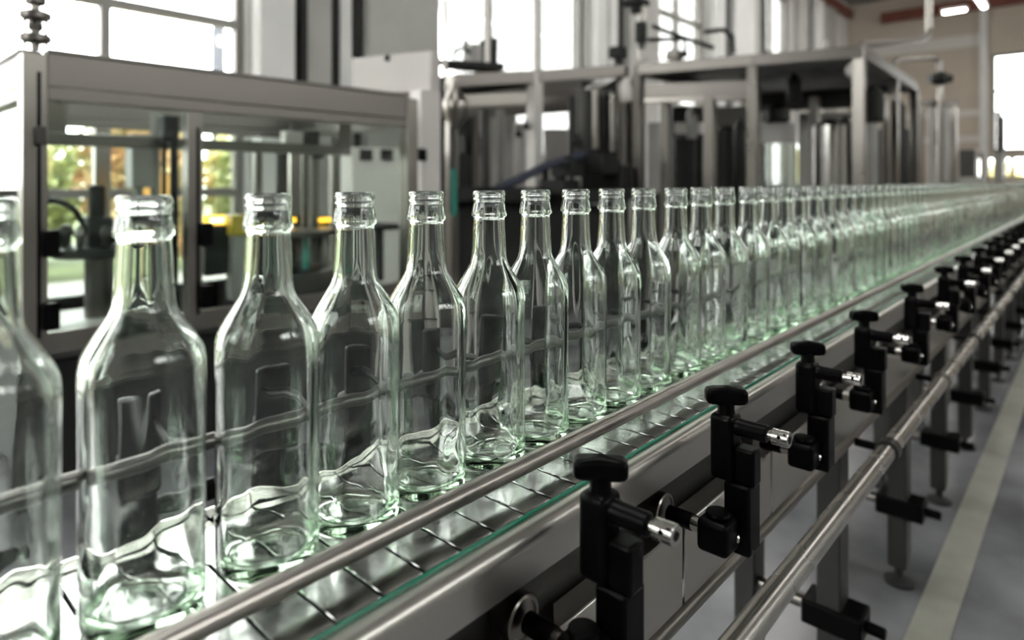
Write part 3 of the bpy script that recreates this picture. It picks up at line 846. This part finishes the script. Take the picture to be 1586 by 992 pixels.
MB().cyl(W(703, 262, 4.7), W(703, 335, 4.7), .022, 14).build('teal_pole', TEALP, Mm)
MB().tube([W(770, 292, 4.9), W(800, 280, 4.95), W(850, 255, 5.1), W(905, 240, 5.3), W(930, 238, 5.4)], .035).build('slanted_tube', BLUEP, Mm)
for (x, y, d, sx, sz) in ((880, 262, 5.2, .22, .12), (925, 255, 5.3, .28, .16), (955, 275, 5.4, .2, .2), (868, 290, 5.2, .25, .12), (838, 275, 5.4, .1, .25), (720, 225, 5.6, .10, .16), (803, 208, 5.2, .05, .05), (815, 196, 5.25, .05, .05), (893, 222, 5.5, .09, .06)):
    p = W(x, y, d); m = MB(); m.box(p, (sx, sx * .8, sz)); m.cyl(p + Vector((0, 0, sz / 2 - .002)), p + Vector((0, 0, sz / 2 + .05)), sx * .2, 12); m.build('valve_head', DARKP, Mm, bevel=.01)
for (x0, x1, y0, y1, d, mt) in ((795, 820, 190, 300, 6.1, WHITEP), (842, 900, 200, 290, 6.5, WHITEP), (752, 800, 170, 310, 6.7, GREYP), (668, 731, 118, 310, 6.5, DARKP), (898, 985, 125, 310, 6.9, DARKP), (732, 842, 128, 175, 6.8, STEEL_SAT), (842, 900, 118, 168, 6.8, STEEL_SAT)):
    a, b = W(x0, y0, d), W(x1, y1, d); mid = (a + b) / 2
    m = MB(); m.bar(Vector((a.x, a.y, mid.z)), Vector((b.x, b.y, mid.z)), .04, a.z - b.z); m.build('cover_panel', mt, Mm, bevel=.005)
hl = thing('hanging_lamp', 'white capsule hanging lamp at the open frame machine\'s far post', 'lamp', W(970, 120, 5.3))
m = MB(); p = W(970, 143, 5.3); m.lathe([(.02, .12), (.03, .10), (.045, .04), (.05, -.02), (.045, -.07), (.02, -.085)], p, 20); m.build('lamp_shade', WHITEP, hl)
MB().cyl(W(970, 121, 5.3), W(970, 103, 5.3), .006, 8).build('hanger', DARKP, hl)

# ------------------------------------------------------------------ big frame machine
pl, pm, pr, pb = W(989, 100, 5.52), W(1167, 85, 5.10), W(1331, 73, 4.78), W(1416, 130, 6.6)
hb = (pl.z + pm.z + pr.z + pb.z) / 4
for v in (pl, pm, pr, pb):
    v.z = hb
pbl = pl + (pb - pr)
Bm = thing('frame_machine', 'tall boxy steel frame machine with dark roof at centre right', 'machine', ((pl.x + pb.x) / 2, (pl.y + pb.y) / 2, 0))
for v in (pl, pm, pr, pb, pbl, (pr + pb) / 2 + Vector((0, .1, 0))):
    m = MB(); m.span((v.x - .04, v.y - .04, .02), (v.x + .04, v.y + .04, hb - .09)); m.build('post', STEEL, Bm, bevel=.004)
for a, b in ((pl, pm), (pm, pr), (pr, pb), (pl, pbl), (pbl, pb)):
    MB().bar(a + Vector((0, 0, -.045)), b + Vector((0, 0, -.045)), .085, .09).build('top_beam', STEEL_SAT, Bm, bevel=.004)
m = MB(); m.prism([(pl.x, pl.y), (pm.x, pm.y), (pr.x, pr.y), (pb.x, pb.y), (pbl.x, pbl.y)], lambda u, v, t: (u, v, hb - .02 + .012 * t)); m.build('roof_panel', DSTEEL, Bm, smooth=False)
MB().bar(W(998, 143, 5.5), W(1160, 138, 5.16), .05, .14).build('cross_beam', STEEL_SAT, Bm, bevel=.004)
MB().bar(W(998, 156, 5.45), W(1160, 152, 5.14), .06, .04).build('cross_beam', STEEL, Bm, bevel=.004)
MB().bar(W(1176, 160, 6.6), W(1330, 152, 6.2), .05, .18).build('cross_beam', DSTEEL, Bm, bevel=.004)
for (x, d, w_) in ((1031, 5.42, .07), (1100, 5.25, .085), (1262, 6.0, .08), (1372, 5.6, .06)):
    m = MB(); p = W(x, 150, d); m.span((p.x - w_ / 2, p.y - w_ / 2, .0), (p.x + w_ / 2, p.y + w_ / 2, p.z)); m.build('inner_post', STEEL, Bm, bevel=.004)
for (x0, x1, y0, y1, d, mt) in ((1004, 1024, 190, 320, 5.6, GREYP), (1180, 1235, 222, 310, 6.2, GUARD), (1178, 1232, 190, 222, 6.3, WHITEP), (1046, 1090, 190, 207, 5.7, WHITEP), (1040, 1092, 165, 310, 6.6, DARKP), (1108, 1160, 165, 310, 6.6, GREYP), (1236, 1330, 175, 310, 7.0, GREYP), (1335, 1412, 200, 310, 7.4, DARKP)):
    a, b = W(x0, y0, d), W(x1, y1, d); zm = (a.z + b.z) / 2
    MB().bar(Vector((a.x, a.y, zm)), Vector((b.x, b.y, zm)), .03, a.z - b.z).build('cover_panel', mt, Bm, bevel=.003)
for (x, y0, y1, d, r, mt) in ((1060, 210, 300, 5.9, .10, DARKP), (1125, 200, 300, 5.9, .13, DARKP), (1146, 190, 300, 5.6, .05, DARKP), (1205, 165, 190, 5.6, .10, DARKP), (1285, 190, 300, 5.6, .14, POL), (1310, 185, 300, 5.6, .06, DSTEEL), (1352, 140, 190, 5.0, .08, DARKP), (1347, 170, 300, 5.3, .06, GREYP), (1392, 160, 300, 6.2, .06, DSTEEL), (1072, 170, 215, 5.7, .05, GREYP), (1230, 120, 160, 5.5, .06, DARKP)):
    a, b = W(x, y0, d), W(x, y1, d)
    m = MB(); m.lathe([(r * .8, b.z), (r, b.z + .02), (r, a.z - .03), (r * .6, a.z), (r * .25, a.z + .03)], (a.x, a.y, 0), 24); m.build('vessel', mt, Bm)
MB().tube([W(995, 0, 5.7), W(995, 92, 5.7)], .035).build('riser_pipe', STEEL, Mm)
MB().bar(W(1030, 340, 5.9), W(1150, 345, 5.6), .8, .5).build('base_cabinet', DARKP, Bm, bevel=.01)
MB().bar(W(1190, 340, 5.9), W(1400, 345, 6.0), .8, .5).build('base_cabinet', DARKP, Bm, bevel=.01)
p = W(1322, 108, 4.9)
m = MB(); m.ball(p, .06, (1, 1, 1.1)); m.build('lamp_globe', WHITEP, Bm)
MB().cyl(p + Vector((0, 0, .05)), Vector((p.x, p.y, hb - .085)), .012, 10).build('globe_stem', DARKP, Bm)
# things on the roof of it
m = MB(); m.tube([W(1010, 40, 5.6), W(1040, 52, 5.6), W(1080, 66, 5.6), W(1105, 74, 5.5)], .02); m.tube([W(1004, 62, 5.6), W(1060, 60, 5.6), W(1062, 88, 5.6)], .02)
m.tube([W(1090, 50, 5.8), W(1120, 46, 5.8), W(1134, 56, 5.8), W(1136, 82, 5.8)], .02)
m.build('roof_pipes', DARKP, Bm)
for (x, y, d, sx, sz, mt) in ((957, 82, 5.7, .12, .10, DARKP), (993, 50, 5.6, .08, .18, DARKP), (1045, 86, 5.6, .12, .08, STEEL), (1280, 68, 5.2, .04, .06, WHITEP), (985, 5, 5.7, .18, .06, DARKP)):
    p = W(x, y, d); m = MB(); m.box(p, (sx, sx, sz)); m.cyl(p - Vector((0, 0, sz / 2 + .06)), p - Vector((0, 0, sz / 2 - .01)), sx * .3, 12); m.build('roof_valve', mt, Bm if x > 1000 else Mm, bevel=.008)

# pipe run over the frame machine
pp = thing('ceiling_pipe', 'pale steel pipe running out from the frame machine and up to the ceiling', 'pipe', W(1437, 60, 6.0))
MB().tube([W(1335, 70, 4.85), W(1380, 66, 5.3), W(1430, 60, 5.8), W(1437, 55, 5.85), W(1439, 45, 5.87), W(1439, -80, 5.87)], .028).build('pipe', STEEL, pp)
vp = thing('valve_stand', 'dark valve on a bent pipe behind the frame machine', 'valve', (W(1456, 281, 7.5).x, W(1456, 281, 7.5).y, 0))
MB().tube([W(1385, 100, 7.2), W(1390, 92, 7.2), W(1448, 90, 7.5), W(1456, 96, 7.5), W(1456, 160, 7.5), W(1456, 425, 7.5)], .03).build('pipe', STEEL, vp)
p = W(1456, 122, 7.5)
m = MB(); m.ball(p, .09); m.cyl(p - Vector((.12 * CA, .12 * SA, 0)), p + Vector((.12 * CA, .12 * SA, 0)), .05, 16); m.build('valve_body', DARKP, vp)
# narrow portal farther along
pc = thing('portal_frame', 'narrow pale steel portal standing past the frame machine', 'frame', (W(1450, 281, 7.6).x, W(1450, 281, 7.6).y, 0))
for x in (1424, 1476):
    m = MB(); p = W(x, 165, 7.6); m.span((p.x - .04, p.y - .04, 0), (p.x + .04, p.y + .04, p.z)); m.build('post', STEEL, pc, bevel=.004)
MB().bar(W(1420, 161, 7.6), W(1480, 161, 7.6), .09, .08).build('top_beam', STEEL_SAT, pc, bevel=.004)
gc = thing('grey_cabinet', 'tall narrow grey cabinet standing behind the pale portal', 'cabinet', (W(1456, 281, 8.3).x, W(1456, 281, 8.3).y, 0))
a = W(1447, 165, 8.3)
MB().span((a.x - .06, a.y - .05, 0), (a.x + .16, a.y + .2, a.z)).build('cabinet_body', GREYP, gc, bevel=.01)
MB().span((a.x + .02, a.y - .062, a.z - .5), (a.x + .04, a.y - .05, a.z - .3)).build('handle', BLACK, gc, bevel=.003)
# distant equipment against the end wall
for i, (x, y, d, wdt, lab) in enumerate([(1385, 195, 14.5, .8, 'boxy grey unit on the far floor, left of the portal'), (1500, 232, 17, .7, 'low grey unit by the end wall, left of the low windows'), (1548, 172, 17.5, .22, 'thin dark machine tower in front of the end wall window')]):
    p = W(x, y, d); e = thing('distant_machine', lab, 'machine', (p.x, p.y, 0))
    MB().span((p.x - wdt / 2, p.y - .3, 0), (p.x + wdt / 2, p.y + .3, p.z * .62)).build('machine_base', GREYP, e, bevel=.02)
    MB().span((p.x - wdt / 4, p.y - .2, p.z * .62), (p.x + wdt / 4, p.y + .2, p.z)).build('machine_head', DSTEEL, e, bevel=.02)
    MB().cyl((p.x + wdt * .4, p.y, p.z * .6), (p.x + wdt * .4, p.y, p.z * .95), .04, 12).build('pipe', STEEL, e)

# ------------------------------------------------------------------ lamps
def lamp(x, y, z, L, ax, label, hw=.035):
    t = thing('ceiling_lamp', label, 'lamp', (x, y, z), 'fluorescent ceiling lamps')
    h = Vector((L / 2, hw + .05, .03)) if ax == 'X' else Vector((hw + .05, L / 2, .03))
    MB().span(Vector((x, y, z)) - h + Vector((0, 0, .04)), Vector((x, y, z)) + h + Vector((0, 0, .04))).build('lamp_housing', WHITEP, t, bevel=.01)
    h2 = Vector((L / 2 - .04, hw, .012)) if ax == 'X' else Vector((hw, L / 2 - .04, .012))
    MB().span(Vector((x, y, z)) - h2 - Vector((0, 0, .003)), Vector((x, y, z)) + h2 - Vector((0, 0, .003))).build('diffuser', TUBE, t, bevel=.004)
    for s in (-1, 1):
        dx, dy = (L * .35 * s, 0) if ax == 'X' else (0, L * .35 * s)
        MB().cyl((x + dx, y + dy, z + .068), (x + dx, y + dy, ZC), .006, 8).build('hanger', DARKP, t)


lamp(-2.45, 17.9, 5.0, .5, 'X', 'small lit ceiling lamp near the red-brown beam')
lamp(-1.9, 16.6, 5.0, 2.8, 'Y', 'long bright tube lamp cut off by the top edge')
for x in (-3.6, 1.6):
    for y in (10.0, 14.0, 18.0):
        lamp(x, y, 6.0, 2.4, 'Y', 'long tube lamp over the far end of the hall, out of view')

# ------------------------------------------------------------------ sky, camera, view
wld = bpy.data.worlds.new('sky'); S.world = wld; wld.use_nodes = True
nt = wld.node_tree; bg = nt.nodes['Background']
bg.inputs['Color'].default_value = (1, .99, .975, 1); bg.inputs['Strength'].default_value = 10.0

cam = bpy.data.cameras.new('camera'); co = bpy.data.objects.new('camera', cam); COL.objects.link(co)
cam.sensor_width = 36; cam.lens = 36 * F / 1586; cam.shift_y = (HY - 496) / 1586
cam.clip_start = .02; cam.clip_end = 200
co.location = (0, 0, CZ); co.rotation_euler = (math.pi / 2, 0, ANG)
cam.dof.use_dof = True; cam.dof.focus_distance = .70; cam.dof.aperture_fstop = 3.0
S.camera = co
S.view_settings.view_transform = 'Standard'; S.view_settings.look = 'None'; S.view_settings.gamma = 1; S.view_settings.exposure = .22
S.view_settings.use_curve_mapping = False
cy = S.cycles
cy.max_bounces = 64; cy.transmission_bounces = 64; cy.glossy_bounces = 8; cy.diffuse_bounces = 4; cy.transparent_max_bounces = 16; cy.volume_bounces = 0
cy.sample_clamp_indirect = 8; cy.blur_glossy = .5
